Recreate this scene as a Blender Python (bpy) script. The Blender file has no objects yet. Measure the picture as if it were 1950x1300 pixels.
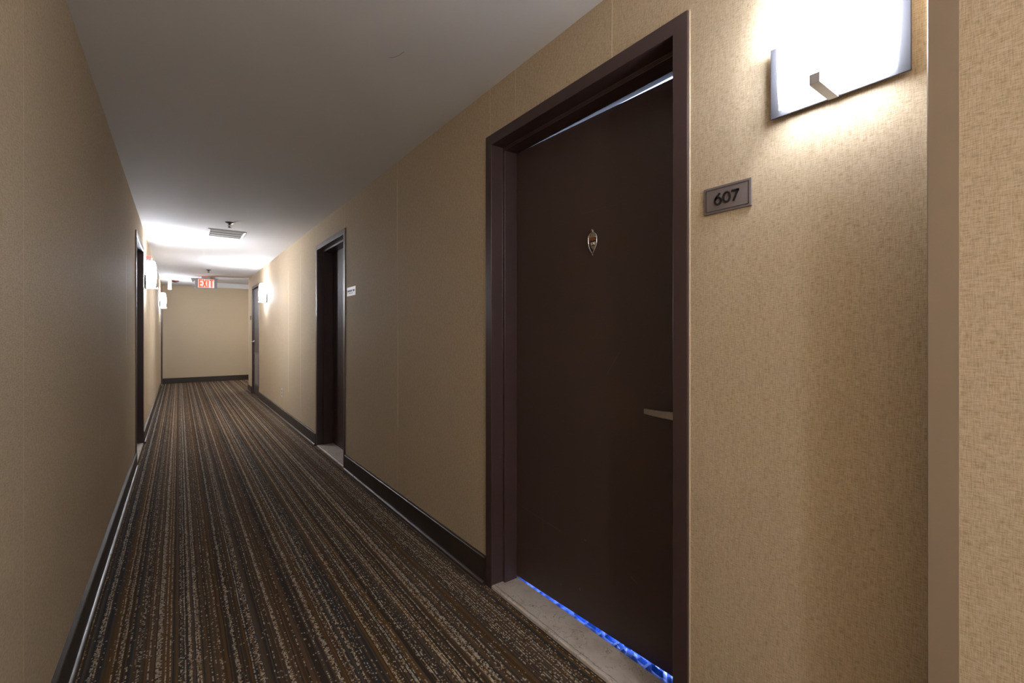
import bpy, bmesh, math, random
from mathutils import Vector, Matrix
random.seed(7)
S = bpy.context.scene
C = bpy.data.collections.new('corridor')
S.collection.children.link(C)
PI = math.pi

# ------------------------------------------------------------------ camera, world, exposure
CAM_H = 1.175
cd = bpy.data.cameras.new('camera')
cam = bpy.data.objects.new('camera', cd)
C.objects.link(cam)
cd.sensor_width = 36.0
cd.lens = 16.0
cd.shift_y = -15.0 / 1950
cd.clip_start = 0.02
cam.location = (0, 0, CAM_H)
cam.rotation_euler = (PI / 2, 0, -math.radians(36.22))
S.camera = cam
w = bpy.data.worlds.new('world')
S.world = w
w.use_nodes = True
w.node_tree.nodes['Background'].inputs[0].default_value = (0.5, 0.55, 0.65, 1)
w.node_tree.nodes['Background'].inputs[1].default_value = 0.05
S.view_settings.view_transform = 'Standard'
S.view_settings.look = 'None'
S.view_settings.exposure = 1.12
S.view_settings.gamma = 1.0
S.view_settings.use_curve_mapping = False
S.cycles.use_denoising = True
S.cycles.max_bounces = 10
S.cycles.diffuse_bounces = 7
S.cycles.sample_clamp_indirect = 6.0
S.cycles.caustics_reflective = False
S.cycles.caustics_refractive = False

LAMP_COL = (0.83, 0.885, 1.0)
WARM_COL = (1.0, 0.965, 0.91)
BULB_E = 190.0        # radiance of each sconce bulb
SHADE_E = 56.0         # radiance of the lit glass

# ------------------------------------------------------------------ dimensions (metres)
XR = 1.17             # right wall face
XL = -0.31            # left wall face
XN = 1.06             # nearer, thicker piece of right wall
YN = 0.211            # its corner
H = 2.313             # ceiling
Y0 = -3.6             # behind the camera
YR = 10.86            # right wall ends, lobby opens
YE = 13.40            # end wall
XE = 3.60             # lobby's far side
HT = 2.43             # raised lobby ceiling
WT = 0.18             # wall thickness

# ------------------------------------------------------------------ node helpers
def mat(name):
    m = bpy.data.materials.new(name)
    m.use_nodes = True
    nt = m.node_tree
    return m, nt, nt.nodes['Principled BSDF']

def N(nt, typ, **kw):
    n = nt.nodes.new(typ)
    for k, v in kw.items():
        setattr(n, k, v)
    return n

def mth(nt, op, a, b=None, c=None, clamp=False):
    n = nt.nodes.new('ShaderNodeMath')
    n.operation = op
    n.use_clamp = clamp
    for i, v in enumerate((a, b, c)):
        if v is None:
            continue
        if isinstance(v, (int, float)):
            n.inputs[i].default_value = v
        else:
            nt.links.new(v, n.inputs[i])
    return n.outputs[0]

def mixc(nt, fac, a, b, mode='MIX'):
    n = nt.nodes.new('ShaderNodeMix')
    n.data_type = 'RGBA'
    n.blend_type = mode
    for sock, v in ((n.inputs[0], fac), (n.inputs[6], a), (n.inputs[7], b)):
        if isinstance(v, (int, float)):
            sock.default_value = v
        elif isinstance(v, tuple):
            sock.default_value = (*v[:3], 1)
        else:
            nt.links.new(v, sock)
    return n.outputs[2]

def objco(nt):
    return N(nt, 'ShaderNodeTexCoord').outputs['Object']

def sepxyz(nt, v):
    n = N(nt, 'ShaderNodeSeparateXYZ')
    nt.links.new(v, n.inputs[0])
    return n.outputs

def vmul(nt, v, s):
    n = N(nt, 'ShaderNodeVectorMath', operation='MULTIPLY')
    nt.links.new(v, n.inputs[0])
    n.inputs[1].default_value = s
    return n.outputs[0]

def noise(nt, v, scale=1.0, detail=2.0, rough=0.5):
    n = N(nt, 'ShaderNodeTexNoise')
    nt.links.new(v, n.inputs['Vector'])
    n.inputs['Scale'].default_value = scale
    n.inputs['Detail'].default_value = detail
    n.inputs['Roughness'].default_value = rough
    return n.outputs['Fac']

def bump(nt, bsdf, h, strength=0.3, dist=0.001):
    n = N(nt, 'ShaderNodeBump')
    n.inputs['Strength'].default_value = strength
    n.inputs['Distance'].default_value = dist
    nt.links.new(h, n.inputs['Height'])
    nt.links.new(n.outputs[0], bsdf.inputs['Normal'])

def ramp(nt, f, stops, interp='LINEAR'):
    n = N(nt, 'ShaderNodeValToRGB')
    n.color_ramp.interpolation = interp
    els = n.color_ramp.elements
    while len(els) < len(stops):
        els.new(0.5)
    for e, (p, c) in zip(els, stops):
        e.position = p
        e.color = (*c, 1)
    nt.links.new(f, n.inputs[0])
    return n.outputs[0]

def seg_mask(nt, a, b, p, q, wd):
    """1 near the segment p-q in the plane of sockets a,b (a worn scratch of its own shape)."""
    dx, dy = q[0] - p[0], q[1] - p[1]
    L2 = dx * dx + dy * dy
    ax = mth(nt, 'SUBTRACT', a, p[0])
    by = mth(nt, 'SUBTRACT', b, p[1])
    t = mth(nt, 'DIVIDE', mth(nt, 'ADD', mth(nt, 'MULTIPLY', ax, dx), mth(nt, 'MULTIPLY', by, dy)), L2, clamp=True)
    ex = mth(nt, 'SUBTRACT', ax, mth(nt, 'MULTIPLY', t, dx))
    ey = mth(nt, 'SUBTRACT', by, mth(nt, 'MULTIPLY', t, dy))
    d = mth(nt, 'SQRT', mth(nt, 'ADD', mth(nt, 'MULTIPLY', ex, ex), mth(nt, 'MULTIPLY', ey, ey)))
    return mth(nt, 'SUBTRACT', 1.0, mth(nt, 'DIVIDE', d, wd), clamp=True)

def plain(name, col, rough=0.5, metal=0.0, spec=0.5, grain=0.0, gscale=60, bstr=0.0, bscale=300):
    m, nt, b = mat(name)
    b.inputs['Roughness'].default_value = rough
    b.inputs['Metallic'].default_value = metal
    b.inputs['Specular IOR Level'].default_value = spec
    co = objco(nt)
    if grain:
        f = noise(nt, co, gscale, 4, 0.6)
        c = mixc(nt, f, tuple(x * (1 - grain) for x in col), tuple(x * (1 + grain) for x in col))
        nt.links.new(c, b.inputs['Base Color'])
    else:
        b.inputs['Base Color'].default_value = (*col, 1)
    if bstr:
        bump(nt, b, noise(nt, co, bscale, 3), bstr, 0.0006)
    return m

# ------------------------------------------------------------------ materials
def wallpaper(name, seams=(), curls=(), bright=1.0):
    m, nt, b = mat(name)
    co = objco(nt)
    x, y, z = sepxyz(nt, co)
    hz = noise(nt, vmul(nt, co, (70, 70, 620)), 1, 3, 0.65)
    vt = noise(nt, vmul(nt, co, (620, 620, 60)), 1, 3, 0.65)
    cloud = noise(nt, co, 2.2, 3, 0.5)
    f = mth(nt, 'ADD', mth(nt, 'MULTIPLY', hz, 0.55), mth(nt, 'MULTIPLY', vt, 0.45))
    c = ramp(nt, f, [(0.36, (0.350, 0.260, 0.150)), (0.5, (0.530, 0.425, 0.290)), (0.64, (0.650, 0.548, 0.408))])
    c = mixc(nt, mth(nt, 'MULTIPLY', cloud, 0.22), c, (0.44, 0.335, 0.22))
    # seams of the paper drops, a little proud
    wob = mth(nt, 'MULTIPLY', mth(nt, 'SUBTRACT', noise(nt, vmul(nt, co, (0, 0, 3)), 1, 2), 0.5), 0.006)
    yy = mth(nt, 'ADD', y, wob)
    ms = None
    for s in seams:
        d = mth(nt, 'ABSOLUTE', mth(nt, 'SUBTRACT', yy, s))
        k = mth(nt, 'SUBTRACT', 1.0, mth(nt, 'DIVIDE', d, 0.0032), clamp=True)
        ms = k if ms is None else mth(nt, 'MAXIMUM', ms, k)
    for (s, z0, z1, wd) in curls:       # places where an edge of the paper lifts
        d = mth(nt, 'ABSOLUTE', mth(nt, 'SUBTRACT', yy, s))
        k = mth(nt, 'SUBTRACT', 1.0, mth(nt, 'DIVIDE', d, wd), clamp=True)
        g = mth(nt, 'MULTIPLY', mth(nt, 'GREATER_THAN', z, z0), mth(nt, 'LESS_THAN', z, z1))
        k = mth(nt, 'MULTIPLY', k, g)
        ms = k if ms is None else mth(nt, 'MAXIMUM', ms, k)
    hgt = mth(nt, 'MULTIPLY', f, 1.0)
    if ms is not None:
        frag = noise(nt, vmul(nt, co, (0, 0, 5)), 1, 3)
        ms2 = mth(nt, 'MULTIPLY', ms, mth(nt, 'ADD', mth(nt, 'MULTIPLY', frag, 1.0), 0.45), clamp=True)
        c = mixc(nt, mth(nt, 'MULTIPLY', ms2, 0.8), c, (0.78, 0.66, 0.48))
        hgt = mth(nt, 'ADD', hgt, mth(nt, 'MULTIPLY', ms, 2.2))
    nt.links.new(c, b.inputs['Base Color'])
    b.inputs['Roughness'].default_value = 0.72
    b.inputs['Specular IOR Level'].default_value = 0.2
    bump(nt, b, hgt, 0.55, 0.0009)
    return m

def carpet_mat():
    m, nt, b = mat('striped_loop_carpet')
    co = objco(nt)
    x, y, z = sepxyz(nt, co)
    wig = mth(nt, 'MULTIPLY', mth(nt, 'SUBTRACT', noise(nt, vmul(nt, co, (6, 5, 0)), 1, 3), 0.5), 0.008)
    jit = mth(nt, 'MULTIPLY', mth(nt, 'SUBTRACT', noise(nt, vmul(nt, co, (90, 160, 0)), 1, 1), 0.5), 0.004)
    xx = mth(nt, 'ADD', mth(nt, 'ADD', x, wig), jit)
    row = mth(nt, 'FLOOR', mth(nt, 'DIVIDE', xx, 0.0044))
    def wn1(v, off=0.0):
        n = N(nt, 'ShaderNodeTexWhiteNoise', noise_dimensions='1D')
        nt.links.new(mth(nt, 'ADD', v, off), n.inputs['W'])
        return n.outputs['Value']
    grp = mth(nt, 'FLOOR', mth(nt, 'DIVIDE', mth(nt, 'ADD', xx, 0.0), 0.0132))
    g = wn1(grp, 11.3)
    r = wn1(row, 3.7)
    base_g = ramp(nt, g, [(0.0, (0.058, 0.042, 0.030)), (0.22, (0.135, 0.072, 0.024)), (0.42, (0.068, 0.050, 0.040)),
                          (0.60, (0.050, 0.053, 0.060)), (0.76, (0.155, 0.080, 0.022)), (0.9, (0.080, 0.060, 0.052))], 'CONSTANT')
    base_r = ramp(nt, r, [(0.0, (0.030, 0.024, 0.020)), (0.3, (0.110, 0.066, 0.032)), (0.52, (0.036, 0.040, 0.050)),
                          (0.70, (0.150, 0.085, 0.034)), (0.86, (0.10, 0.082, 0.072))], 'CONSTANT')
    basec = mixc(nt, 0.60, base_g, base_r)
    # light flecks run in some rows only
    cell = mth(nt, 'FLOOR', mth(nt, 'DIVIDE', mth(nt, 'ADD', y, mth(nt, 'MULTIPLY', r, 0.7)), 0.0058))
    cmb = N(nt, 'ShaderNodeCombineXYZ')
    nt.links.new(row, cmb.inputs[0]); nt.links.new(cell, cmb.inputs[1])
    w2 = N(nt, 'ShaderNodeTexWhiteNoise', noise_dimensions='2D')
    nt.links.new(cmb.outputs[0], w2.inputs['Vector'])
    fl = w2.outputs['Value']
    dens = ramp(nt, wn1(row, 29.1), [(0.0, (0.015,) * 3), (0.50, (0.09,) * 3), (0.66, (0.38,) * 3), (0.80, (0.78,) * 3)], 'CONSTANT')
    grpd = mth(nt, 'GREATER_THAN', wn1(grp, 71.9), 0.30)
    dens = mth(nt, 'MULTIPLY', dens, mth(nt, 'ADD', mth(nt, 'MULTIPLY', grpd, 0.45), 0.55))
    fleck = mth(nt, 'LESS_THAN', fl, dens)
    fcol = ramp(nt, mth(nt, 'FRACT', mth(nt, 'MULTIPLY', fl, 37.0)),
                [(0.0, (0.50, 0.44, 0.36)), (0.35, (0.36, 0.24, 0.11)), (0.6, (0.66, 0.60, 0.50)), (0.85, (0.24, 0.25, 0.28))], 'CONSTANT')
    c = mixc(nt, mth(nt, 'MULTIPLY', fleck, 0.80), basec, fcol)
    fine = noise(nt, co, 420, 2)
    c = mixc(nt, 0.55, c, ramp(nt, fine, [(0.3, (0.25,) * 3), (0.7, (1.0,) * 3)]), 'MULTIPLY')
    wear = noise(nt, vmul(nt, co, (2.0, 0.8, 1)), 1, 3)
    c = mixc(nt, mth(nt, 'MULTIPLY', mth(nt, 'SUBTRACT', wear, 0.45), 0.5, clamp=True), c, (0.17, 0.135, 0.10))
    c = mixc(nt, 1.0, c, (1.28, 1.22, 1.14), 'MULTIPLY')
    nt.links.new(c, b.inputs['Base Color'])
    b.inputs['Roughness'].default_value = 0.95
    b.inputs['Specular IOR Level'].default_value = 0.15
    bump(nt, b, mth(nt, 'ADD', fine, mth(nt, 'MULTIPLY', fleck, 0.6)), 0.9, 0.0035)
    return m

def ceiling_mat():
    m, nt, b = mat('ceiling_paint')
    co = objco(nt)
    x, y, z = sepxyz(nt, co)
    f = noise(nt, co, 1.6, 4)
    c = mixc(nt, f, (0.72, 0.71, 0.70), (0.77, 0.76, 0.755))
    pts = [(0.7027, 1.8127), (0.7075, 1.8105), (0.7224, 1.789), (0.7290, 1.767), (0.7343, 1.7418)]
    ms = None
    for p, q in zip(pts, pts[1:]):
        k = seg_mask(nt, x, y, p, q, 0.0028)
        ms = k if ms is None else mth(nt, 'MAXIMUM', ms, k)
    c = mixc(nt, mth(nt, 'MULTIPLY', ms, 0.9), c, (0.30, 0.26, 0.15))
    nt.links.new(c, b.inputs['Base Color'])
    b.inputs['Roughness'].default_value = 0.75
    b.inputs['Specular IOR Level'].default_value = 0.3
    h = mth(nt, 'ADD', mth(nt, 'MULTIPLY', noise(nt, co, 160, 2), 0.15), mth(nt, 'MULTIPLY', noise(nt, co, 2.5, 2), 6.0))
    bump(nt, b, h, 0.5, 0.001)
    return m

def brown(name, col, rough, scratches=(), chips=0.0, spec=0.5):
    m, nt, b = mat(name)
    co = objco(nt)
    x, y, z = sepxyz(nt, co)
    f = noise(nt, vmul(nt, co, (3, 3, 2)), 1, 4)
    c = mixc(nt, f, tuple(v * 0.86 for v in col), tuple(v * 1.14 for v in col))
    if scratches:
        ms = None
        for p, q, wd, st in scratches:
            k = mth(nt, 'MULTIPLY', seg_mask(nt, y, z, p, q, wd), st)
            ms = k if ms is None else mth(nt, 'MAXIMUM', ms, k)
        c = mixc(nt, ms, c, (0.42, 0.36, 0.32))
    if chips:
        v = N(nt, 'ShaderNodeTexVoronoi', feature='F1')
        v.inputs['Scale'].default_value = 9.0
        nt.links.new(co, v.inputs['Vector'])
        k = mth(nt, 'LESS_THAN', v.outputs['Distance'], chips)
        c = mixc(nt, mth(nt, 'MULTIPLY', k, 0.45), c, (0.55, 0.48, 0.45))
    nt.links.new(c, b.inputs['Base Color'])
    b.inputs['Specular IOR Level'].default_value = spec
    rr = mth(nt, 'ADD', mth(nt, 'MULTIPLY', noise(nt, co, 14, 3), 0.14), rough - 0.07)
    nt.links.new(rr, b.inputs['Roughness'])
    bump(nt, b, noise(nt, co, 240, 2), 0.14, 0.0006)
    return m

def marble_mat():
    m, nt, b = mat('beige_marble')
    co = objco(nt)
    f = noise(nt, co, 9, 6, 0.6)
    c = ramp(nt, f, [(0.3, (0.52, 0.445, 0.38)), (0.5, (0.68, 0.61, 0.55)), (0.7, (0.74, 0.69, 0.63))])
    wv = N(nt, 'ShaderNodeTexNoise'); wv.inputs['Scale'].default_value = 17; wv.inputs['Detail'].default_value = 5
    wv.inputs['Distortion'].default_value = 1.6
    nt.links.new(co, wv.inputs['Vector'])
    vein = mth(nt, 'SUBTRACT', 1.0, mth(nt, 'DIVIDE', mth(nt, 'ABSOLUTE', mth(nt, 'SUBTRACT', wv.outputs['Fac'], 0.5)), 0.014), clamp=True)
    gate = mth(nt, 'MULTIPLY', mth(nt, 'SUBTRACT', noise(nt, co, 11, 2), 0.43), 8.0, clamp=True)
    c = mixc(nt, mth(nt, 'MULTIPLY', mth(nt, 'MULTIPLY', vein, gate), 0.75), c, (0.12, 0.085, 0.05))
    pit = N(nt, 'ShaderNodeTexVoronoi', feature='F1'); pit.inputs['Scale'].default_value = 60
    nt.links.new(co, pit.inputs['Vector'])
    k = mth(nt, 'MULTIPLY', mth(nt, 'LESS_THAN', pit.outputs['Distance'], 0.16), gate)
    c = mixc(nt, mth(nt, 'MULTIPLY', k, 0.5), c, (0.15, 0.10, 0.06))
    ox = sepxyz(nt, co)[0]      # grime and chips along the front arris
    e = mth(nt, 'SUBTRACT', 1.0, mth(nt, 'DIVIDE', mth(nt, 'ABSOLUTE', mth(nt, 'SUBTRACT', ox, mth(nt, 'ADD', 0.001, mth(nt, 'MULTIPLY', noise(nt, co, 40, 3), 0.012)))), 0.0035), clamp=True)
    c = mixc(nt, mth(nt, 'MULTIPLY', mth(nt, 'MULTIPLY', e, noise(nt, co, 55, 2)), 1.3, clamp=True), c, (0.12, 0.08, 0.045))
    nt.links.new(c, b.inputs['Base Color'])
    b.inputs['Roughness'].default_value = 0.38
    return m

def brushed(name, col, rough=0.38):
    m, nt, b = mat(name)
    co = objco(nt)
    f = noise(nt, vmul(nt, co, (60, 60, 4)), 1, 3)
    nt.links.new(mixc(nt, f, tuple(v * 0.85 for v in col), col), b.inputs['Base Color'])
    b.inputs['Metallic'].default_value = 1.0
    b.inputs['Roughness'].default_value = rough
    return m

def glow(name, col, e, base=(0.8, 0.8, 0.8)):
    m, nt, b = mat(name)
    b.inputs['Base Color'].default_value = (*base, 1)
    b.inputs['Roughness'].default_value = 0.3
    b.inputs['Emission Color'].default_value = (*col, 1)
    b.inputs['Emission Strength'].default_value = e
    return m

M = {}
M['paper_r'] = wallpaper('wallpaper_right', [-0.3, 1.032, 1.574, 1.77, 2.88, 4.07, 5.08, 5.86, 7.2, 8.0, 10.4],
                         [(2.885, 1.72, 2.2, 0.009), (2.875, 0.55, 1.2, 0.007), (5.85, 0.3, 2.1, 0.01), (6.6, 0.4, 2.0, 0.02)])
M['paper_n'] = wallpaper('wallpaper_near', [-0.9])
M['paper_l'] = wallpaper('wallpaper_left', [-1.1, 0.25, 1.625, 2.98, 4.36, 5.04, 7.9, 9.3, 10.6],
                         [(4.36, 1.1, 1.75, 0.02), (2.98, 0.4, 0.75, 0.006), (2.98, 1.3, 1.9, 0.005)])
M['paper_e'] = wallpaper('wallpaper_end')
M['carpet'] = carpet_mat()
M['ceiling'] = ceiling_mat()
M['white'] = plain('white_paint', (0.70, 0.69, 0.68), 0.6, grain=0.04, gscale=3)
M['frame'] = brown('plum_brown_enamel', (0.062, 0.036, 0.034), 0.36, chips=0.012)
M['base'] = brown('dark_brown_vinyl', (0.034, 0.023, 0.017), 0.36)
M['shoe'] = brown('worn_shoe_moulding', (0.062, 0.045, 0.042), 0.30, chips=0.012)
M['leaf1'] = brown('door_laminate_scratched', (0.070, 0.043, 0.036), 0.42,
                   [((-0.03, 0.365), (-0.30, 0.335), 0.0011, 0.22), ((-0.188, 0.36), (-0.19, 0.30), 0.0012, 0.30),
                    ((-0.19, 0.30), (-0.192, 0.25), 0.002, 0.10), ((-0.66, 0.29), (-0.69, 0.275), 0.0011, 0.42),
                    ((-0.41, 0.14), (-0.412, 0.131), 0.0016, 0.7), ((-0.30, 0.11), (-0.303, 0.108), 0.0016, 0.5),
                    ((-0.435, 0.345), (-0.445, 0.344), 0.002, 0.35), ((-0.02, 0.42), (-0.025, 0.46), 0.002, 0.2),
                    ((-0.55, 1.02), (-0.62, 1.12), 0.0010, 0.16), ((-0.42, 1.66), (-0.60, 1.66), 0.0009, 0.10)])
M['leaf'] = brown('door_laminate', (0.058, 0.037, 0.033), 0.40)
M['leaf_grey'] = brown('door_laminate_greyed', (0.085, 0.068, 0.066), 0.40)
M['edge_line'] = plain('pale_edge_highlight', (0.60, 0.50, 0.37), 0.7, grain=0.25, gscale=30)  # pale line for the frame's edge highlight and the paper's edge
M['marble'] = marble_mat()
M['guard'] = plain('vinyl_corner_guard', (0.285, 0.215, 0.150), 0.5, grain=0.05, gscale=5, bstr=0.08, bscale=700)
M['arm'] = plain('sconce_arm', (0.42, 0.41, 0.43), 0.45, grain=0.06)
M['plate'] = plain('sconce_metal', (0.055, 0.054, 0.06), 0.5, spec=0.25, metal=0.0, grain=0.12, gscale=40)
M['nickel'] = brushed('satin_nickel', (0.66, 0.62, 0.57), 0.28)
M['chrome'] = brushed('bright_chrome', (0.90, 0.88, 0.85), 0.22)
M['amber'] = plain('amber_nameplate', (0.28, 0.10, 0.03), 0.3, grain=0.2, gscale=200)
M['shade'] = glow('lit_opal_glass', LAMP_COL, SHADE_E)
M['bulb'] = glow('sconce_bulb', LAMP_COL, BULB_E)
# nearest lamp dimmed to even out the light; the lamps are alike
M['shade_dimmed'] = glow('lit_opal_glass_dimmed', LAMP_COL, 12.0)
M['bulb_dimmed'] = glow('sconce_bulb_dimmed', LAMP_COL, 135.0)
M['signplate'] = plain('taupe_sign_plastic', (0.165, 0.135, 0.125), 0.45, grain=0.06, gscale=20)
M['black'] = plain('black_plastic', (0.008, 0.008, 0.009), 0.4, grain=0.2, gscale=30)
M['whitepl'] = plain('white_plastic', (0.72, 0.72, 0.72), 0.4, grain=0.04, gscale=10)
M['darkprint'] = plain('slate_print', (0.035, 0.045, 0.07), 0.6, grain=0.2, gscale=60)
M['greypl'] = plain('grey_housing', (0.33, 0.34, 0.35), 0.5, grain=0.05, gscale=20)
M['register'] = plain('register_paint', (0.50, 0.49, 0.47), 0.45, grain=0.08, gscale=12)
M['grille'] = plain('grille_paint', (0.22, 0.19, 0.17), 0.45, grain=0.08, gscale=12)
M['duct'] = plain('duct_dark', (0.05, 0.048, 0.045), 0.7, grain=0.2, gscale=12)
M['iron'] = plain('sprinkler_brass', (0.10, 0.085, 0.07), 0.35, metal=0.8, grain=0.2, gscale=50)
M['red'] = plain('alarm_red', (0.50, 0.03, 0.03), 0.4, grain=0.06, gscale=30)
M['exitred'] = glow('exit_letters', (1.0, 0.055, 0.015), 0.95, (0.8, 0.08, 0.04))
M['exitpanel'] = glow('exit_panel', (1.0, 0.78, 0.74), 0.28, (0.62, 0.60, 0.58))
M['lens'] = plain('clear_lens', (0.75, 0.75, 0.72), 0.15, grain=0.05, gscale=20)
M['room'] = plain('room_paint', (0.75, 0.76, 0.78), 0.8, grain=0.03, gscale=3)
M['roomfloor'] = plain('room_floor', (0.20, 0.16, 0.12), 0.5, grain=0.2, gscale=9)
M['film'] = plain('blue_film', (0.004, 0.085, 0.62), 0.4, spec=0.25, grain=0.35, gscale=45, bstr=0.8, bscale=55)
M['fill_light'] = glow('fill_lens', WARM_COL, 50.0)  # lens of the added lobby fill light
M['fill_light_rear'] = glow('fill_lens_rear', WARM_COL, 24.0)  # lens of the added fill light behind the camera

# ------------------------------------------------------------------ mesh helpers
def add_box(bm, x0, x1, y0, y1, z0, z1, mi=0):
    vs = [bm.verts.new(p) for p in ((x0, y0, z0), (x1, y0, z0), (x1, y1, z0), (x0, y1, z0),
                                    (x0, y0, z1), (x1, y0, z1), (x1, y1, z1), (x0, y1, z1))]
    for f in ((0, 3, 2, 1), (4, 5, 6, 7), (0, 1, 5, 4), (1, 2, 6, 5), (2, 3, 7, 6), (3, 0, 4, 7)):
        bm.faces.new([vs[i] for i in f]).material_index = mi
    return vs

def add_prism(bm, pts, axis, a0, a1):
    """Extrude the closed 2-D outline pts along an axis; pts are the two other coordinates in x,y,z order."""
    def P(u, v, a):
        return {'x': (a, u, v), 'y': (u, a, v), 'z': (u, v, a)}[axis]
    A = [bm.verts.new(P(u, v, a0)) for u, v in pts]
    B = [bm.verts.new(P(u, v, a1)) for u, v in pts]
    n = len(pts)
    bm.faces.new(A); bm.faces.new(B[::-1])
    for i in range(n):
        bm.faces.new((A[i], B[i], B[(i + 1) % n], A[(i + 1) % n]))

def add_lathe(bm, prof, segs=24, axis='z', origin=(0, 0, 0)):
    rings = []
    for r, h in prof:
        ring = []
        for i in range(segs):
            a = 2 * PI * i / segs
            c, s = r * math.cos(a), r * math.sin(a)
            p = {'z': (c, s, h), 'x': (h, c, s), 'y': (c, h, s)}[axis]
            ring.append(bm.verts.new(tuple(p[k] + origin[k] for k in range(3))))
        rings.append(ring)
    for A, B in zip(rings, rings[1:]):
        for i in range(segs):
            bm.faces.new((A[i], A[(i + 1) % segs], B[(i + 1) % segs], B[i]))
    bm.faces.new(rings[0][::-1]); bm.faces.new(rings[-1])

def add_tube(bm, pts, r, segs=10, closed=False):
    rings = []
    n = len(pts)
    pts = [Vector(p) for p in pts]
    for i, p in enumerate(pts):
        if closed:
            d = pts[(i + 1) % n] - pts[i - 1]
        else:
            d = pts[min(i + 1, n - 1)] - pts[max(i - 1, 0)]
        d.normalize()
        up = Vector((0, 0, 1)) if abs(d.z) < 0.9 else Vector((1, 0, 0))
        if closed:
            up = Vector((1, 0, 0))
        a = d.cross(up).normalized(); b2 = d.cross(a).normalized()
        rings.append([bm.verts.new(p + r * (math.cos(t) * a + math.sin(t) * b2)) for t in (2 * PI * k / segs for k in range(segs))])
    m = n if closed else n - 1
    for i in range(m):
        A, B = rings[i], rings[(i + 1) % n]
        for k in range(segs):
            bm.faces.new((A[k], A[(k + 1) % segs], B[(k + 1) % segs], B[k]))
    if not closed:
        bm.faces.new(rings[0][::-1]); bm.faces.new(rings[-1])

def obj(name, bm, m, parent=None, bevel=0.0, smooth=False, seg=2):
    bmesh.ops.recalc_face_normals(bm, faces=bm.faces)
    me = bpy.data.meshes.new(name)
    bm.to_mesh(me); bm.free()
    for mm in (m if isinstance(m, (list, tuple)) else [m]):
        me.materials.append(mm)
    o = bpy.data.objects.new(name, me)
    C.objects.link(o)
    if parent is not None:
        o.parent = parent
    if smooth:
        for p in me.polygons:
            p.use_smooth = True
    if bevel:
        md = o.modifiers.new('bevel', 'BEVEL')
        md.width = bevel; md.segments = seg; md.limit_method = 'ANGLE'; md.angle_limit = math.radians(40)
    return o

def BM():
    return bmesh.new()

def box_obj(name, dims, m, parent=None, bevel=0.0):
    bm = BM(); add_box(bm, *dims)
    return obj(name, bm, m, parent, bevel)

def tag(o, label=None, cat=None, group=None, kind=None):
    if label: o['label'] = label
    if cat: o['category'] = cat
    if group: o['group'] = group
    if kind: o['kind'] = kind
    return o

def thing(name, loc, label=None, cat=None, rz=0, group=None, kind=None):
    o = bpy.data.objects.new(name, None)
    o.empty_display_size = 0.1
    C.objects.link(o)
    o.location = loc; o.rotation_euler = (0, 0, rz)
    return tag(o, label, cat, group, kind)

def copy_tree(o, parent=None):
    c = o.copy(); C.objects.link(c)
    if parent is not None:
        c.parent = parent
    for ch in [q for q in bpy.data.objects if q.parent == o]:
        copy_tree(ch, c)
    return c

# ------------------------------------------------------------------ large structure
DR1 = (0.745, 1.793)      # right wall openings between the frames' outer edges
DR2 = (4.03, 5.07)
DR3 = (9.30, 10.26)
DL1 = (5.20, 6.25)
DL2 = (12.24, 13.27)
FH = 2.091                # frame height

def wall_along(name, x0, x1, ya, yb, openings, m, h=H):
    bm = BM()
    y = ya
    for a, b_ in openings:
        add_box(bm, x0, x1, y, a + 0.012, 0, h)
        add_box(bm, x0, x1, a + 0.012, b_ - 0.012, FH - 0.012, h)
        y = b_ - 0.012
    add_box(bm, x0, x1, y, yb, 0, h)
    return tag(obj(name, bm, m), kind='structure')

wall_along('wall_right', XR, XR + WT, YN - 0.02, YR, [DR1, DR2, DR3], M['paper_r'], H)
tag(box_obj('wall_near', (XN, XR + WT, Y0, YN - 0.001, 0, H), M['paper_n']), kind='structure')
wall_along('wall_left', XL - WT, XL, Y0, YE, [DL1, DL2], M['paper_l'], H)
tag(box_obj('wall_end', (XL - WT, XE, YE, YE + 0.12, 0, H), M['paper_e']), kind='structure')
tag(box_obj('wall_back', (XL - WT, XR + WT, Y0 - 0.12, Y0, 0, H), M['paper_e']), kind='structure')
tag(box_obj('wall_lobby', (XE, XE + 0.12, YR - 0.12, YE + 0.12, 0, H), M['paper_e']), kind='structure')
tag(box_obj('wall_corner', (XR + WT, XE, YR - 0.12, YR, 0, H), M['paper_e']), kind='structure')

# floor, with the corridor carpet
tag(box_obj('floor', (XL - WT, XE + 0.12, Y0 - 0.12, YE + 0.12, -0.05, 0.0), M['carpet']), kind='structure')
# ceiling: flat over the corridor, a raised white tray over the lobby
bm = BM()
TX, TY = 0.50, YR + 0.02
add_box(bm, XL - WT, XR + WT, Y0 - 0.12, TY, H, H + 0.06)
add_box(bm, XR + WT, XE + 0.12, YR - 0.12, TY, H, H + 0.06)
add_box(bm, XL - WT, TX, TY, YE + 0.12, H, H + 0.06)
tag(obj('ceiling', bm, M['ceiling']), kind='structure')
bm = BM()
add_box(bm, TX - 0.06, XE + 0.12, TY - 0.06, YE + 0.18, HT, HT + 0.06)       # raised lid
add_box(bm, TX - 0.06, TX, TY, YE + 0.12, H + 0.06, HT)
add_box(bm, TX - 0.06, XE + 0.12, TY - 0.06, TY, H + 0.06, HT)
add_box(bm, TX, XE + 0.12, YE - 0.012, YE + 0.12, H, HT)                       # white band over the end wall
add_box(bm, XE, XE + 0.12, TY, YE, H, HT)
tag(obj('ceiling_raised', bm, M['white']), kind='structure')

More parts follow.
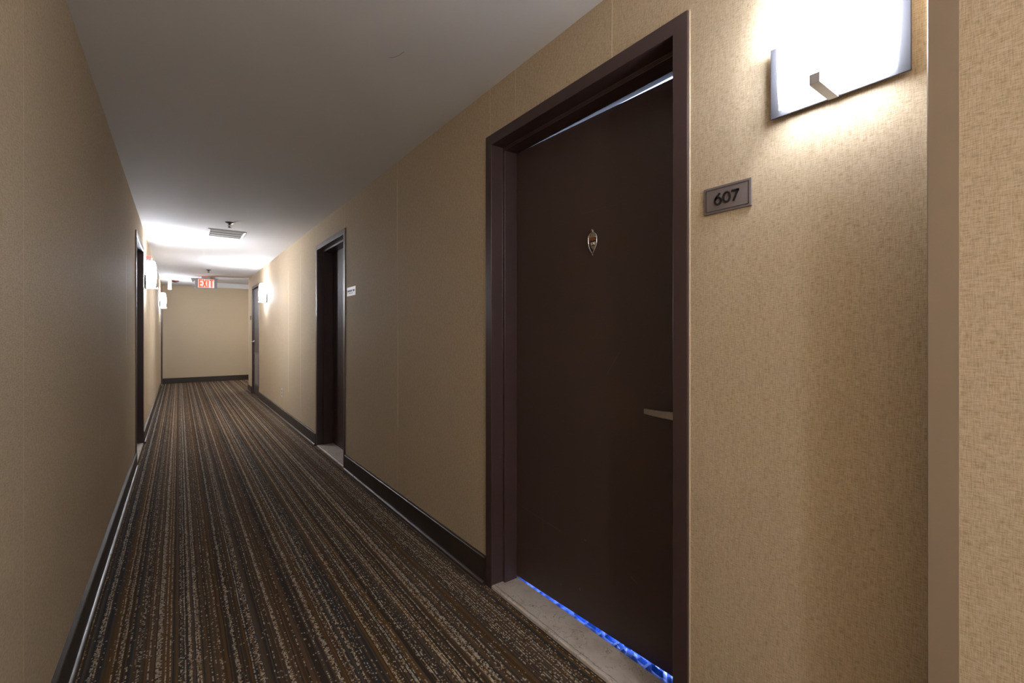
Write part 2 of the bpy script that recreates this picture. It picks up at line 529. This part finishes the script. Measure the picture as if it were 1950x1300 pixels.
# baseboards with the worn shoe moulding at their foot
BH, BT = 0.127, 0.016
def baseboard(name, runs, side):
    """runs: (x of wall, ya, yb); side +1 wall on the right (+x), -1 on the left."""
    bm = BM(); bs = BM()
    for xw, ya, yb in runs:
        x1 = xw - side * BT
        pts = [(xw, 0.0), (xw, BH), (x1 + side * 0.003, BH), (x1, BH - 0.003), (x1, 0.0)]
        add_prism(bm, pts, 'y', ya, yb)
        q = [(x1, 0.0), (x1, 0.017)]
        for k in range(1, 7):
            a = PI / 2 * k / 6
            q.append((x1 - side * 0.013 * math.sin(a), 0.005 + 0.012 * math.cos(a)))
        q.append((x1 - side * 0.013, 0.0))
        add_prism(bs, q, 'y', ya + 0.0, yb - 0.004)
    o = tag(obj(name, bm, M['base']), kind='structure')
    obj('shoe_moulding', bs, M['shoe'], o, smooth=False)
    return o
baseboard('baseboard_right', [(XR, DR1[1] + 0.002, DR2[0] - 0.002), (XR, DR2[1] + 0.002, DR3[0] - 0.002),
                              (XR, DR3[1] + 0.002, YR), (XR, YN, DR1[0] - 0.002)], 1)
baseboard('baseboard_near', [(XN, Y0, YN)], 1)
baseboard('baseboard_left', [(XL, Y0, DL1[0] - 0.002), (XL, DL1[1] + 0.002, DL2[0] - 0.002), (XL, DL2[1] + 0.002, YE)], -1)
bm = BM()
add_prism(bm, [(YE, 0), (YE, BH), (YE - BT + 0.003, BH), (YE - BT, BH - 0.003), (YE - BT, 0)], 'x', XL + BT, XE)
tag(obj('baseboard_end', bm, M['base']), kind='structure')

# corner guard at the nearer wall's edge
bm = BM()
add_prism(bm, [(XN - 0.003, YN - 0.038), (XN, YN - 0.038), (XN, YN), (XR - 0.04, YN), (XR - 0.04, YN + 0.003), (XN - 0.001, YN + 0.003), (XN - 0.003, YN + 0.001)], 'z', BH, H - 0.001)
g = obj('trim_1', bm, M['guard'])
tag(g, 'smooth tan vinyl guard on the corner beside the near sconce', 'corner guard', kind='structure')

# ------------------------------------------------------------------ doors
def door(name, side, xw, ya, yb, label, depth=0.127, leafm=None, angle=0.0, hinge='far', threshold=True, flush=False):
    """side +1: in the right wall. Local frame: origin on the floor at the wall face, near edge of the frame."""
    t = thing(name, (xw, ya, 0), label, 'door', kind='structure')
    W = yb - ya
    F = 0.048
    sx = side
    if flush:
        sec = [(0, -0.008), (F, -0.008), (F, 0.02), (F, depth), (F + 0.015, depth), (F + 0.015, 0.17), (0, 0.17)]
    else:
        sec = [(0, -0.010), (F, -0.010), (F, 0.054), (F + 0.016, 0.054), (F + 0.016, depth), (F, depth), (F, 0.176), (0, 0.176)]
    bm = BM()
    loops = []
    for s, d in sec:
        loops.append([bm.verts.new(p) for p in ((sx * d, s, 0), (sx * d, s, FH - s), (sx * d, W - s, FH - s), (sx * d, W - s, 0))])
    n = len(sec)
    for i in range(n):
        A, B = loops[i], loops[(i + 1) % n]
        for k in range(3):
            bm.faces.new((A[k], A[k + 1], B[k + 1], B[k]))
    bm.faces.new([l[0] for l in loops]); bm.faces.new([l[3] for l in loops][::-1])
    obj('door_frame', bm, M['frame'], t, bevel=0.0018)
    bm = BM()       # bead painting the frame's edge highlight and the paper's light edge
    for a, b_, c, d in ((-0.003, 0.0, 0.0 if flush else BH, FH + 0.002), (W, W + 0.003, BH, FH + 0.002), (-0.003, W + 0.003, FH, FH + 0.003)):
        add_box(bm, *sorted((0.0, -sx * 0.003)), a, b_, c, d)
    obj('edge_highlight', bm, M['edge_line'], t)
    # leaf, hinged on its far or near jamb, opening away from the corridor
    T = 0.044
    lw = W - 2 * F - 0.007
    hy = W - F - 0.003 if hinge == 'far' else F + 0.003
    d0 = (depth - T - 0.001) if flush else depth + 0.001
    bm = BM()
    a0, a1 = (-lw, 0) if hinge == 'far' else (0, lw)
    b0, b1 = (0, T) if side > 0 else (-T, 0)
    top = FH - F - 0.011
    add_box(bm, b0, b1, a0, a1, 0.024, top)
    lf = obj('door_leaf', bm, leafm or M['leaf'], t, bevel=0.0015)
    lf.location = (sx * d0, hy, 0)
    lf.rotation_euler = (0, 0, angle)
    if threshold:
        bm = BM()
        z1 = 0.016
        pts = []
        for k in range(7):
            a = PI / 2 * k / 6
            pts.append((sx * (0.006 - 0.006 * math.sin(a) - 0.008), z1 - 0.006 + 0.006 * math.cos(a)))
        pts = [(sx * (depth + 0.004), 0.0005), (sx * (depth + 0.004), z1)] + pts + [(sx * (-0.008), 0.0005)]
        add_prism(bm, pts, 'y', F - 0.001, W - F + 0.001)
        obj('threshold', bm, M['marble'], t)
    return t, lf

def lever(parent, y, z, side_dir, out, m, length=0.125):
    """Lever handle; out = -1 or +1 is the direction away from the leaf face."""
    bm = BM()
    prof = []
    pts = []
    for k in range(15):
        u = k / 14
        yy = y + side_dir * length * u
        xx = out * (0.052 - 0.012 * u * u)
        zc = z + 0.002 - 0.004 * u + 0.004 * u * u
        hh = 0.0135 - 0.0045 * u
        pts.append((xx, yy, zc, hh))
    rings = []
    for xx, yy, zc, hh in pts:
        th = 0.0055
        rings.append([bm.verts.new(p) for p in ((xx - th, yy, zc - hh), (xx + th, yy, zc - hh), (xx + th, yy, zc + hh), (xx - th, yy, zc + hh))])
    for A, B in zip(rings, rings[1:]):
        for k in range(4):
            bm.faces.new((A[k], A[(k + 1) % 4], B[(k + 1) % 4], B[k]))
    bm.faces.new(rings[0][::-1]); bm.faces.new(rings[-1])
    a, b_ = sorted((0, out * 0.055))
    add_box(bm, a, b_, y - 0.011, y + 0.011, z - 0.011, z + 0.011)
    add_lathe(bm, [(0.026, 0), (0.026, out * 0.006), (0.023, out * 0.009)], 24, 'x', (0, y, z))
    h = obj('handle', bm, m, parent, bevel=0.002)
    h['label'] = 'satin nickel lever handle'
    return h

d1, leaf1 = door('door_1', 1, XR, DR1[0], DR1[1], 'dark plum-brown wooden door with a small chrome knocker, room 607', 0.127,
                 M['leaf1'], math.radians(2.7), 'far')
lever(leaf1, -0.872, 0.907, 1, -1, M['nickel'])

# door knocker: shield outline ring, nameplate, peephole shield and finial
kn = thing('door_knocker', (0, -0.487, 1.535))
kn.parent = leaf1
kn['label'] = 'small chrome knocker with amber nameplate and peephole'
bm = BM()
def shield(hw, top, bot, n=9):
    pts = []
    for k in range(n + 1):                       # right side downwards
        u = k / n
        pts.append((hw * math.cos(PI / 2 * u ** 1.5), top + (bot - top) * (u ** 0.9)))
    left = [(-a, b_) for a, b_ in pts[::-1][1:]]
    return pts + left
sh = shield(0.0215, 0.020, -0.046)
crown = [(-0.019, 0.026), (-0.011, 0.034), (0, 0.038), (0.011, 0.034), (0.019, 0.026)]
add_tube(bm, [(-0.010, a, b_) for a, b_ in sh + crown], 0.0022, 8, closed=True)
add_prism(bm, [(-0.0205, 0.018), (-0.019, 0.026), (-0.011, 0.034), (0, 0.038), (0.011, 0.034), (0.019, 0.026), (0.0205, 0.018)], 'x', -0.008, -0.0005)
k1 = obj('knocker_ring', bm, M['chrome'], kn, bevel=0.0008)
bm = BM()
add_prism(bm, shield(0.0135, 0.002, -0.032), 'x', -0.006, -0.0005)
add_lathe(bm, [(0.0078, -0.006), (0.0078, -0.010), (0.005, -0.0125), (0.0045, -0.011), (0.001, -0.011)], 20, 'x', (0, 0, -0.007))
add_lathe(bm, [(0.003, -0.0005), (0.004, -0.006), (0.006, -0.010), (0.004, -0.014), (0.001, -0.015)], 14, 'x', (0, 0, 0.045))
add_lathe(bm, [(0.0025, -0.0005), (0.0035, -0.008), (0.001, -0.012)], 14, 'x', (0, 0.001, -0.050))
obj('peephole', bm, M['chrome'], kn, bevel=0.0006)
bm = BM()
add_box(bm, -0.0105, -0.0015, -0.0125, 0.0150, 0.0045, 0.0165)
k3 = obj('nameplate', bm, M['amber'], kn, bevel=0.0008)
k3['label'] = 'amber nameplate'

d2, leaf2 = door('door_2', 1, XR, DR2[0], DR2[1], 'dark brown recessed door further along the right wall, beside the white sign', 0.150, M['leaf'])
lever(leaf2, -0.872, 0.907, 1, -1, M['nickel'])
d3, leaf3 = door('door_3', 1, XR, DR3[0], DR3[1], 'grey-brown utility door with a louvred grille, beyond the right sconce', 0.068, M['leaf_grey'], 0, 'near', False, True)
lf3 = leaf3
lever(lf3, 0.80, 1.02, -1, -1, M['nickel'], 0.11)
bm = BM()
ya_, yb_ = 0.16, 0.70
for a, b_, c, d in ((ya_, yb_, 0.19, 0.215), (ya_, yb_, 0.785, 0.81), (ya_, ya_ + 0.025, 0.215, 0.785), (yb_ - 0.025, yb_, 0.215, 0.785)):
    add_box(bm, -0.010, 0.0, a, b_, c, d)
for k in range(17):
    z = 0.225 + k * 0.033
    add_prism(bm, [(-0.001, z + 0.026), (-0.009, z + 0.002), (-0.009, z), (-0.001, z + 0.022)], 'y', ya_ + 0.02, yb_ - 0.02)
gr = obj('louvre_grille', bm, M['grille'], lf3)
gr['label'] = 'louvred metal grille low in the door'
bm = BM(); add_box(bm, -0.004, 0, 0.03, 0.27, 1.80, 1.96)
obj('door_sign', bm, M['whitepl'], lf3, bevel=0.001)['label'] = 'small white sign'
bm = BM(); add_box(bm, -0.004, 0, 0.10, 0.16, 1.06, 1.17)
obj('metal_plate', bm, M['nickel'], lf3, bevel=0.001)['label'] = 'small silver plate'

d4, leaf4 = door('door_4', -1, XL, DL1[0], DL1[1], 'dark brown door in the left wall just before the nearest left sconce', 0.127, M['leaf'])
d5, leaf5 = door('door_5', -1, XL, DL2[0], DL2[1], 'dark door frame at the far end of the left wall', 0.127, M['leaf'])

# ------------------------------------------------------------------ room 607 behind the ajar door: cool daylight
RX0, RX1, RY0, RY1 = XR + WT, 4.2, -0.5, 3.0
tag(box_obj('floor_room', (RX0 - 0.04, RX1, RY0, RY1, -0.03, 0.004), M['roomfloor']), kind='structure')
bm = BM()
add_box(bm, RX1, RX1 + 0.1, RY0 - 0.1, RY1 + 0.1, 0, 2.45)
add_box(bm, RX0, RX1, RY0 - 0.1, RY0, 0, 2.45)
add_box(bm, RX0, RX1, RY1, RY1 + 0.1, 0, 2.45)
tag(obj('wall_room', bm, M['room']), kind='structure')
tag(box_obj('ceiling_room', (RX0, RX1 + 0.1, RY0 - 0.1, RY1 + 0.1, 2.45, 2.5), M['room']), kind='structure')
ld = bpy.data.lights.new('room_daylight', 'AREA')
ld.shape = 'RECTANGLE'; ld.size = 1.6; ld.size_y = 1.3; ld.energy = 330; ld.color = (0.50, 0.68, 1.0)
lo = bpy.data.objects.new('room_daylight', ld); C.objects.link(lo)
lo.location = (RX1 - 0.05, 1.2, 1.4); lo.rotation_euler = (0, PI / 2, 0)
# crumpled blue protective film on the room's floor, running up to the threshold
bm = BM()
nx, ny = 26, 60
grid = [[bm.verts.new((1.301 + 0.55 * i / nx, 0.80 + 0.93 * j / ny,
         0.0065 + (0.0075 * random.random() if 0 < i else 0.007))) for j in range(ny + 1)] for i in range(nx + 1)]
for i in range(nx):
    for j in range(ny):
        bm.faces.new((grid[i][j], grid[i + 1][j], grid[i + 1][j + 1], grid[i][j + 1]))
fm = obj('plastic_film', bm, M['film'])
tag(fm, 'crumpled blue plastic film showing under the door of room 607', 'plastic sheet')

# ------------------------------------------------------------------ wall sconces
# local: +x out from the wall, y along it, z up from the plate's bottom
def make_sconce():
    t = thing('wall_sconce', (0, 0, 0))
    bm = BM()
    add_box(bm, 0.012, 0.017, -0.131, 0.131, 0.0, 0.168)
    bp = obj('back_plate', bm, M['plate'], t, bevel=0.0012)
    bm = BM()
    add_box(bm, 0.0, 0.0125, -0.055, 0.055, 0.05, 0.15)
    obj('wall_mount', bm, M['plate'], bp)
    # opal glass: a bowed panel, open at top and bottom
    bm = BM()
    nu, nv = 28, 14
    hw, z0, z1 = 0.1135, 0.012, 0.308
    def P(u, v, off):
        a = (u * 2 - 1)
        vz = (v * 2 - 1)
        swell = 1 - 0.20 * abs(vz) ** 2.4
        yy = a * (hw - off) * (0.955 + 0.045 * (1 - abs(vz) ** 2.4))
        xx = 0.024 + (0.083 - off) * swell * (1 - abs(a) ** 2.3)
        return (xx, yy, z0 + (z1 - z0) * v)
    go = [[bm.verts.new(P(i / nu, j / nv, 0)) for j in range(nv + 1)] for i in range(nu + 1)]
    gi = [[bm.verts.new(P(i / nu, j / nv, 0.004)) for j in range(nv + 1)] for i in range(nu + 1)]
    for i in range(nu):
        for j in range(nv):
            bm.faces.new((go[i][j], go[i + 1][j], go[i + 1][j + 1], go[i][j + 1]))
            bm.faces.new((gi[i][j], gi[i][j + 1], gi[i + 1][j + 1], gi[i + 1][j]))
        for j in (0, nv):
            bm.faces.new((go[i][j], gi[i][j], gi[i + 1][j], go[i + 1][j]))
    for i in (0, nu):
        for j in range(nv):
            bm.faces.new((go[i][j], go[i][j + 1], gi[i][j + 1], gi[i][j]))
    s = obj('glass_shade', bm, M['shade'], t, smooth=True)
    s['label'] = 'lit white opal glass shade'
    bm = BM()
    add_prism(bm, [(0.016, -0.002), (0.118, -0.002), (0.118, 0.019), (0.111, 0.019), (0.111, 0.010), (0.016, 0.010)], 'y', -0.0095, 0.0095)
    obj('support_bar', bm, M['arm'], t, bevel=0.0008)
    bm = BM()
    add_lathe(bm, [(0.006, 0.085), (0.015, 0.095), (0.018, 0.12), (0.018, 0.19), (0.014, 0.205), (0.005, 0.212)], 12, 'z', (0.058, 0, 0))
    lb = obj('lamp_bulb', bm, M['bulb'], t, smooth=True)
    bm = BM()
    add_box(bm, 0.016, 0.066, -0.014, 0.014, 0.066, 0.086)
    obj('lamp_holder', bm, M['plate'], t)
    return t
SZ = 1.690
scn = [  # x, y, facing, label
    (XR, 0.387, PI, 'lit wall sconce beside the 607 plate, cut by the top of the picture'),
    (XL, 6.65, 0, 'lit wall sconce on the left wall just past the near left door'),
    (XR, 8.50, PI, 'lit wall sconce on the right wall before the louvred door'),
    (XL, 11.65, 0, 'small lit wall sconce farthest down the left wall'),
    (XL, -2.60, 0, 'unseen wall sconce added on the left wall behind the camera'),  # added out of view, light from behind the camera
    (XN, -1.70, PI, 'unseen wall sconce added on the right wall behind the camera'),  # added for fill, brightens the left wall
]
s0 = make_sconce()
for i, (x, y, rz, lab) in enumerate(scn):
    o = s0 if i == 0 else copy_tree(s0)
    o.location = (x, y, SZ); o.rotation_euler = (0, 0, rz)
    tag(o, lab, 'wall light', 'opal glass wall sconces along the corridor')
for ch in s0.children:      # own meshes for the nearest one
    if ch.name.split('.')[0] in ('glass_shade', 'lamp_bulb'):
        ch.data = ch.data.copy()
        ch.data.materials[0] = M['shade_dimmed'] if ch.name.startswith('glass') else M['bulb_dimmed']
M['shade_fill'] = glow('lit_opal_glass_fill', LAMP_COL, 85.0)  # stronger glow for the added sconces behind the camera
for o in [q for q in bpy.data.objects if q.name.startswith('wall_sconce') and q.location.y < 0]:
    for ch in [q for q in bpy.data.objects if q.parent == o and q.name.startswith('glass_shade')]:
        ch.data = ch.data.copy()
        ch.data.materials[0] = M['shade_fill']
# unseen fill light added on the ceiling behind the camera
t = thing('ceiling_fill_light', (0.38, -1.0, H), 'unseen round fill light added to the corridor ceiling behind the camera', 'ceiling light')
bm = BM(); add_lathe(bm, [(0.16, 0), (0.16, -0.02), (0.145, -0.025)], 32); obj('trim_ring', bm, M['whitepl'], t)
bm = BM(); add_lathe(bm, [(0.14, -0.0255), (0.13, -0.04), (0.06, -0.05)], 32); obj('lens', bm, M['fill_light_rear'], t, smooth=True)

# lobby downlight around the corner, added out of view for fill
t = thing('ceiling_fill_light', (2.2, 12.1, HT), 'unseen round fill light added around the corner past the right wall', 'ceiling light')
bm = BM(); add_lathe(bm, [(0.16, 0), (0.16, -0.02), (0.145, -0.025)], 32); obj('trim_ring', bm, M['whitepl'], t, smooth=False)
bm = BM(); add_lathe(bm, [(0.14, -0.0255), (0.13, -0.04), (0.06, -0.05)], 32); obj('lens', bm, M['fill_light'], t, smooth=True)

# ------------------------------------------------------------------ signs
def stroke_prism(bm, pts, wd, to3, d0, d1, closed=False):
    """A stroke of constant width along a 2-D polyline, given thickness from d0 to d1."""
    n = len(pts)
    L, R = [], []
    for i in range(n):
        if closed:
            a, b_ = pts[i - 1], pts[(i + 1) % n]
        else:
            a, b_ = pts[max(i - 1, 0)], pts[min(i + 1, n - 1)]
        dx, dy = b_[0] - a[0], b_[1] - a[1]
        l = math.hypot(dx, dy) or 1
        nx_, ny_ = -dy / l * wd / 2, dx / l * wd / 2
        L.append((pts[i][0] + nx_, pts[i][1] + ny_)); R.append((pts[i][0] - nx_, pts[i][1] - ny_))
    m = n if closed else n - 1
    V = [[bm.verts.new(to3(*p, d)) for p in S_] for d in (d0, d1) for S_ in (L, R)]
    for i in range(m):
        j = (i + 1) % n
        for q in ((V[0][i], V[0][j], V[1][j], V[1][i]), (V[2][i], V[3][i], V[3][j], V[2][j]),
                  (V[0][i], V[2][i], V[2][j], V[0][j]), (V[1][i], V[1][j], V[3][j], V[3][i])):
            bm.faces.new(q)
    if not closed:
        for i in (0, n - 1):
            bm.faces.new((V[0][i], V[1][i], V[3][i], V[2][i]))

def arc(cx, cy, rx, ry, a0, a1, n=20):
    return [(cx + rx * math.cos(math.radians(a0 + (a1 - a0) * k / n)), cy + ry * math.sin(math.radians(a0 + (a1 - a0) * k / n))) for k in range(n + 1)]

# room number plate; local u runs left to right as read from the corridor (towards -y)
t = thing('number_plate', (XR, 0.6335, 1.4985), 'taupe plate reading 607 on the wall between the near door and sconce', 'sign')
bm = BM(); add_box(bm, -0.005, 0, -0.0645, 0.0645, 0, 0.0715)
bp = obj('plate', bm, M['signplate'], t, bevel=0.001)
bm = BM()
w_, h_ = 0.0565, 0.0
for a in ((-0.0580, 0.0580, 0.0062, 0.0072), (-0.0580, 0.0580, 0.0643, 0.0653), (-0.0580, -0.0570, 0.0062, 0.0653), (0.0570, 0.0580, 0.0062, 0.0653)):
    add_box(bm, -0.0056, -0.005, *a)
obj('border_line', bm, M['black'], t)
f3 = lambda u, v, d: (-0.005 - d, -u, v)
h = 0.0295; z0 = 0.0215
bm = BM()
cx = -0.0235; r = 0.0083
ring = arc(cx, z0 + r + 0.0012, r, r * 1.08, 0, 360, 28)[:-1]
stroke_prism(bm, ring, 0.0050, f3, 0, 0.002, True)
stroke_prism(bm, [(cx - r + 0.0006, z0 + r + 0.004), (cx - r + 0.0024, z0 + 0.0170), (cx + 0.0055, z0 + h)], 0.0050, f3, 0, 0.002)
obj('digit_six', bm, M['black'], t)
bm = BM()
stroke_prism(bm, arc(0.0005, z0 + h / 2, 0.0088, h / 2 - 0.002, 0, 360, 32)[:-1], 0.0050, f3, 0, 0.002, True)
obj('digit_zero', bm, M['black'], t)
bm = BM()
stroke_prism(bm, [(0.0135, z0 + h - 0.0021), (0.0335, z0 + h - 0.0021)], 0.0050, f3, 0, 0.002)
stroke_prism(bm, [(0.0310, z0 + h - 0.001), (0.0185, z0)], 0.0052, f3, 0, 0.002)
obj('digit_seven', bm, M['black'], t)

# white placard beside door 2 (its print is too small to read: a dark line and a thinner one)
t = thing('door_sign', (XR, 3.875, 1.4925), 'small white printed placard beside the second door on the right', 'sign')
bm = BM(); add_box(bm, -0.004, 0, -0.115, 0.115, 0, 0.074); obj('placard', bm, M['whitepl'], t, bevel=0.001)
bm = BM()
u = -0.095
f3 = lambda a, v, d: (-0.004 - d, -a, v)
for ch in 'MMMMMMMM MMM':
    if ch != ' ':
        stroke_prism(bm, [(u, 0.034), (u, 0.050)], 0.0045, f3, 0, 0.0006)
        stroke_prism(bm, [(u + 0.007, 0.034), (u + 0.007, 0.050)], 0.0035, f3, 0, 0.0006)
        stroke_prism(bm, [(u, 0.048), (u + 0.007, 0.048)], 0.0035, f3, 0, 0.0006)
        stroke_prism(bm, [(u, 0.039), (u + 0.007, 0.039)], 0.0025, f3, 0, 0.0006)
    u += 0.0162
obj('print_line', bm, M['darkprint'], t)['kind'] = 'stuff'
bm = BM()
u = -0.060
for k in range(9):
    stroke_prism(bm, [(u, 0.017), (u, 0.026)], 0.003, f3, 0, 0.0006)
    stroke_prism(bm, [(u, 0.025), (u + 0.006, 0.025)], 0.002, f3, 0, 0.0006)
    u += 0.0125
obj('print_line', bm, M['darkprint'], t)['kind'] = 'stuff'

# small plate on the strip of wall past the louvred door
tag(box_obj('wall_plate', (XR - 0.012, XR, 10.42, 10.52, 1.45, 1.53), M['signplate'], bevel=0.002),
    'small dark plate on the strip of wall past the louvred door', 'sign')

# EXIT sign hung from the ceiling
EX, EY = 0.445, 11.0
t = thing('exit_sign', (EX, EY, H - 0.235), 'lit red EXIT sign hanging from the ceiling near the end wall', 'exit sign')
bm = BM()
EW, EHt = 0.185, 0.205
pts = []
for sx_, sz_, a0 in ((1, 1, 0), (-1, 1, 90), (-1, -1, 180), (1, -1, 270)):
    for p in arc(sx_ * (EW - 0.018), EHt / 2 + sz_ * (EHt / 2 - 0.018), 0.018, 0.018, a0, a0 + 90, 5):
        pts.append(p)
add_prism(bm, pts, 'y', 0.0, 0.045)
obj('housing', bm, M['greypl'], t, bevel=0.002)
bm = BM(); add_box(bm, -0.135, 0.135, -0.003, 0.0, 0.018, 0.187); obj('face_panel', bm, M['exitpanel'], t)
bm = BM()
fx = lambda u, v, d: (u, -0.003 - d, v)
sw, zb, zt = 0.024, 0.026, 0.180
def S_(p): stroke_prism(bm, p, sw, fx, 0, 0.003)
S_([(-0.112, zb), (-0.112, zt)]); 
for zz in (zb + 0.012, (zb + zt) / 2, zt - 0.012): S_([(-0.112, zz), (-0.066, zz)])
S_([(-0.052, zb), (0.002, zt)]); S_([(0.002, zb), (-0.052, zt)])
S_([(0.030, zb), (0.030, zt)])
S_([(0.090, zb), (0.090, zt)]); S_([(0.056, zt - 0.012), (0.124, zt - 0.012)])
obj('exit_letters', bm, M['exitred'], t)
bm = BM(); add_box(bm, -0.075, 0.075, 0.005, 0.075, 0.212, 0.2345); add_box(bm, -0.03, 0.03, 0.012, 0.035, 0.203, 0.213)
obj('ceiling_canopy', bm, M['register'], t, bevel=0.003)
bm = BM()
add_prism(bm, [(-0.255, 0.195), (-0.185, 0.205), (-0.185, 0.150), (-0.225, 0.120)], 'y', 0.0, 0.05)
obj('lamp_head', bm, M['greypl'], t, bevel=0.003)['label'] = 'small grey emergency lamp head'

# ------------------------------------------------------------------ ceiling fittings
# air register
t = thing('air_vent', (0.435, 6.09, H), 'painted metal air vent in the corridor ceiling', 'air vent')
vw, vd = 0.180, 0.150
bm = BM()
def ringbox(bm, w1, d1, z1, w2, d2, z2):
    A = [bm.verts.new(p) for p in ((-w1, -d1, z1), (w1, -d1, z1), (w1, d1, z1), (-w1, d1, z1))]
    B = [bm.verts.new(p) for p in ((-w2, -d2, z2), (w2, -d2, z2), (w2, d2, z2), (-w2, d2, z2))]
    for i in range(4):
        bm.faces.new((A[i], A[(i + 1) % 4], B[(i + 1) % 4], B[i]))
    return A, B
vd = 0.210
ringbox(bm, vw, vd, -0.0005, vw - 0.002, vd - 0.002, -0.005)
ringbox(bm, vw - 0.002, vd - 0.002, -0.005, vw - 0.024, vd - 0.030, -0.013)
ringbox(bm, vw - 0.024, vd - 0.030, -0.013, vw - 0.028, vd - 0.034, -0.001)
obj('vent_frame', bm, M['register'], t)
box = BM(); add_box(box, -vw + 0.028, vw - 0.028, -vd + 0.032, vd - 0.032, -0.0035, -0.001); obj('duct_opening', box, M['duct'], t)
for k in range(3):
    bm = BM()
    y = -0.105 + k * 0.125
    sgn = -1
    prof = [(y + sgn * (0.045 * q / 6), -0.012 + 0.008 * (q / 6) ** 1.6) for q in range(7)]
    prof2 = [(a, b_ - 0.0015) for a, b_ in prof[::-1]]
    add_prism(bm, prof + prof2, 'x', -vw + 0.029, vw - 0.029)
    obj('vent_blade', bm, M['register'], t)

def sprinkler(x, y, label):
    t = thing('fire_sprinkler', (x, y, H), label, 'sprinkler', group='pendent sprinklers in the ceiling')
    bm = BM(); add_lathe(bm, [(0.040, 0), (0.038, -0.004), (0.020, -0.012), (0.016, -0.012)], 28)
    obj('escutcheon', bm, M['iron'], t, smooth=False)
    bm = BM(); add_lathe(bm, [(0.010, -0.010), (0.010, -0.022), (0.006, -0.024)], 14)
    for s in (-1, 1):
        add_tube(bm, [(s * 0.008, 0, -0.020), (s * 0.014, 0, -0.034), (s * 0.004, 0, -0.050)], 0.0022, 8)
    add_lathe(bm, [(0.0035, -0.022), (0.0035, -0.050)], 10)
    obj('sprinkler_body', bm, M['iron'], t)
    bm = BM(); add_lathe(bm, [(0.005, -0.049), (0.017, -0.052), (0.017, -0.0535), (0.004, -0.0535)], 18)
    obj('deflector', bm, M['iron'], t)
    return t
a = sprinkler(0.42, 5.47, 'dark ceiling sprinkler right beside the air vent')
b = copy_tree(a); b.location = (0.43, 9.75, H); b['label'] = 'small ceiling sprinkler between the air vent and the EXIT sign'

t = thing('ceiling_cylinder', (-0.150, 12.0, H), 'white hanging cylinder lamp near the end of the left wall', 'ceiling light')
bm = BM(); add_lathe(bm, [(0.030, 0.0), (0.033, -0.01), (0.033, -0.185), (0.030, -0.188)], 24); obj('cylinder_body', bm, M['whitepl'], t, bevel=0.001)
bm = BM(); add_lathe(bm, [(0.027, -0.1885), (0.034, -0.192), (0.034, -0.206), (0.020, -0.210)], 24); obj('end_ring', bm, glow('cylinder_lens', LAMP_COL, 0.9), t)
t = thing('smoke_detector', (-0.060, 12.15, H), 'flat dark reddish disc on the ceiling behind the hanging white cylinder', 'smoke detector')
bm = BM(); add_lathe(bm, [(0.072, 0.0), (0.072, -0.012), (0.050, -0.030)], 28); obj('detector_body', bm, plain('maroon_plastic', (0.10, 0.03, 0.03), 0.5, grain=0.1), t)
bm = BM(); add_lathe(bm, [(0.030, -0.0301), (0.024, -0.038)], 20); obj('detector_cap', bm, M['black'], t)

# red fire alarm past the left sconce
t = thing('fire_alarm', (XL, 7.02, 1.96), 'red fire alarm on the left wall, mostly behind the nearest left sconce', 'fire alarm')
bm = BM(); add_box(bm, 0, 0.040, -0.055, 0.055, 0, 0.140); obj('alarm_body', bm, M['red'], t, bevel=0.004)
bm = BM(); add_box(bm, 0.040, 0.055, -0.025, 0.025, 0.075, 0.125); obj('strobe_lens', bm, M['lens'], t, bevel=0.004)

# duplex outlet low on the right wall
t = thing('wall_outlet', (XR, 7.05, 0.29), 'white duplex outlet low on the right wall', 'outlet')
bm = BM(); add_box(bm, -0.005, 0, -0.036, 0.036, 0, 0.116); obj('cover_plate', bm, M['whitepl'], t, bevel=0.0015)
for z in (0.036, 0.080):
    bm = BM(); add_lathe(bm, [(0.0165, -0.005), (0.0165, -0.0068), (0.015, -0.0074)], 20, 'x', (0, 0, z))
    s = obj('socket', bm, M['greypl'], t)
    bm = BM()
    for dy in (-0.006, 0.006): add_box(bm, -0.0080, -0.0073, dy - 0.001, dy + 0.001, z - 0.002, z + 0.007)
    obj('socket_slot', bm, M['black'], s)
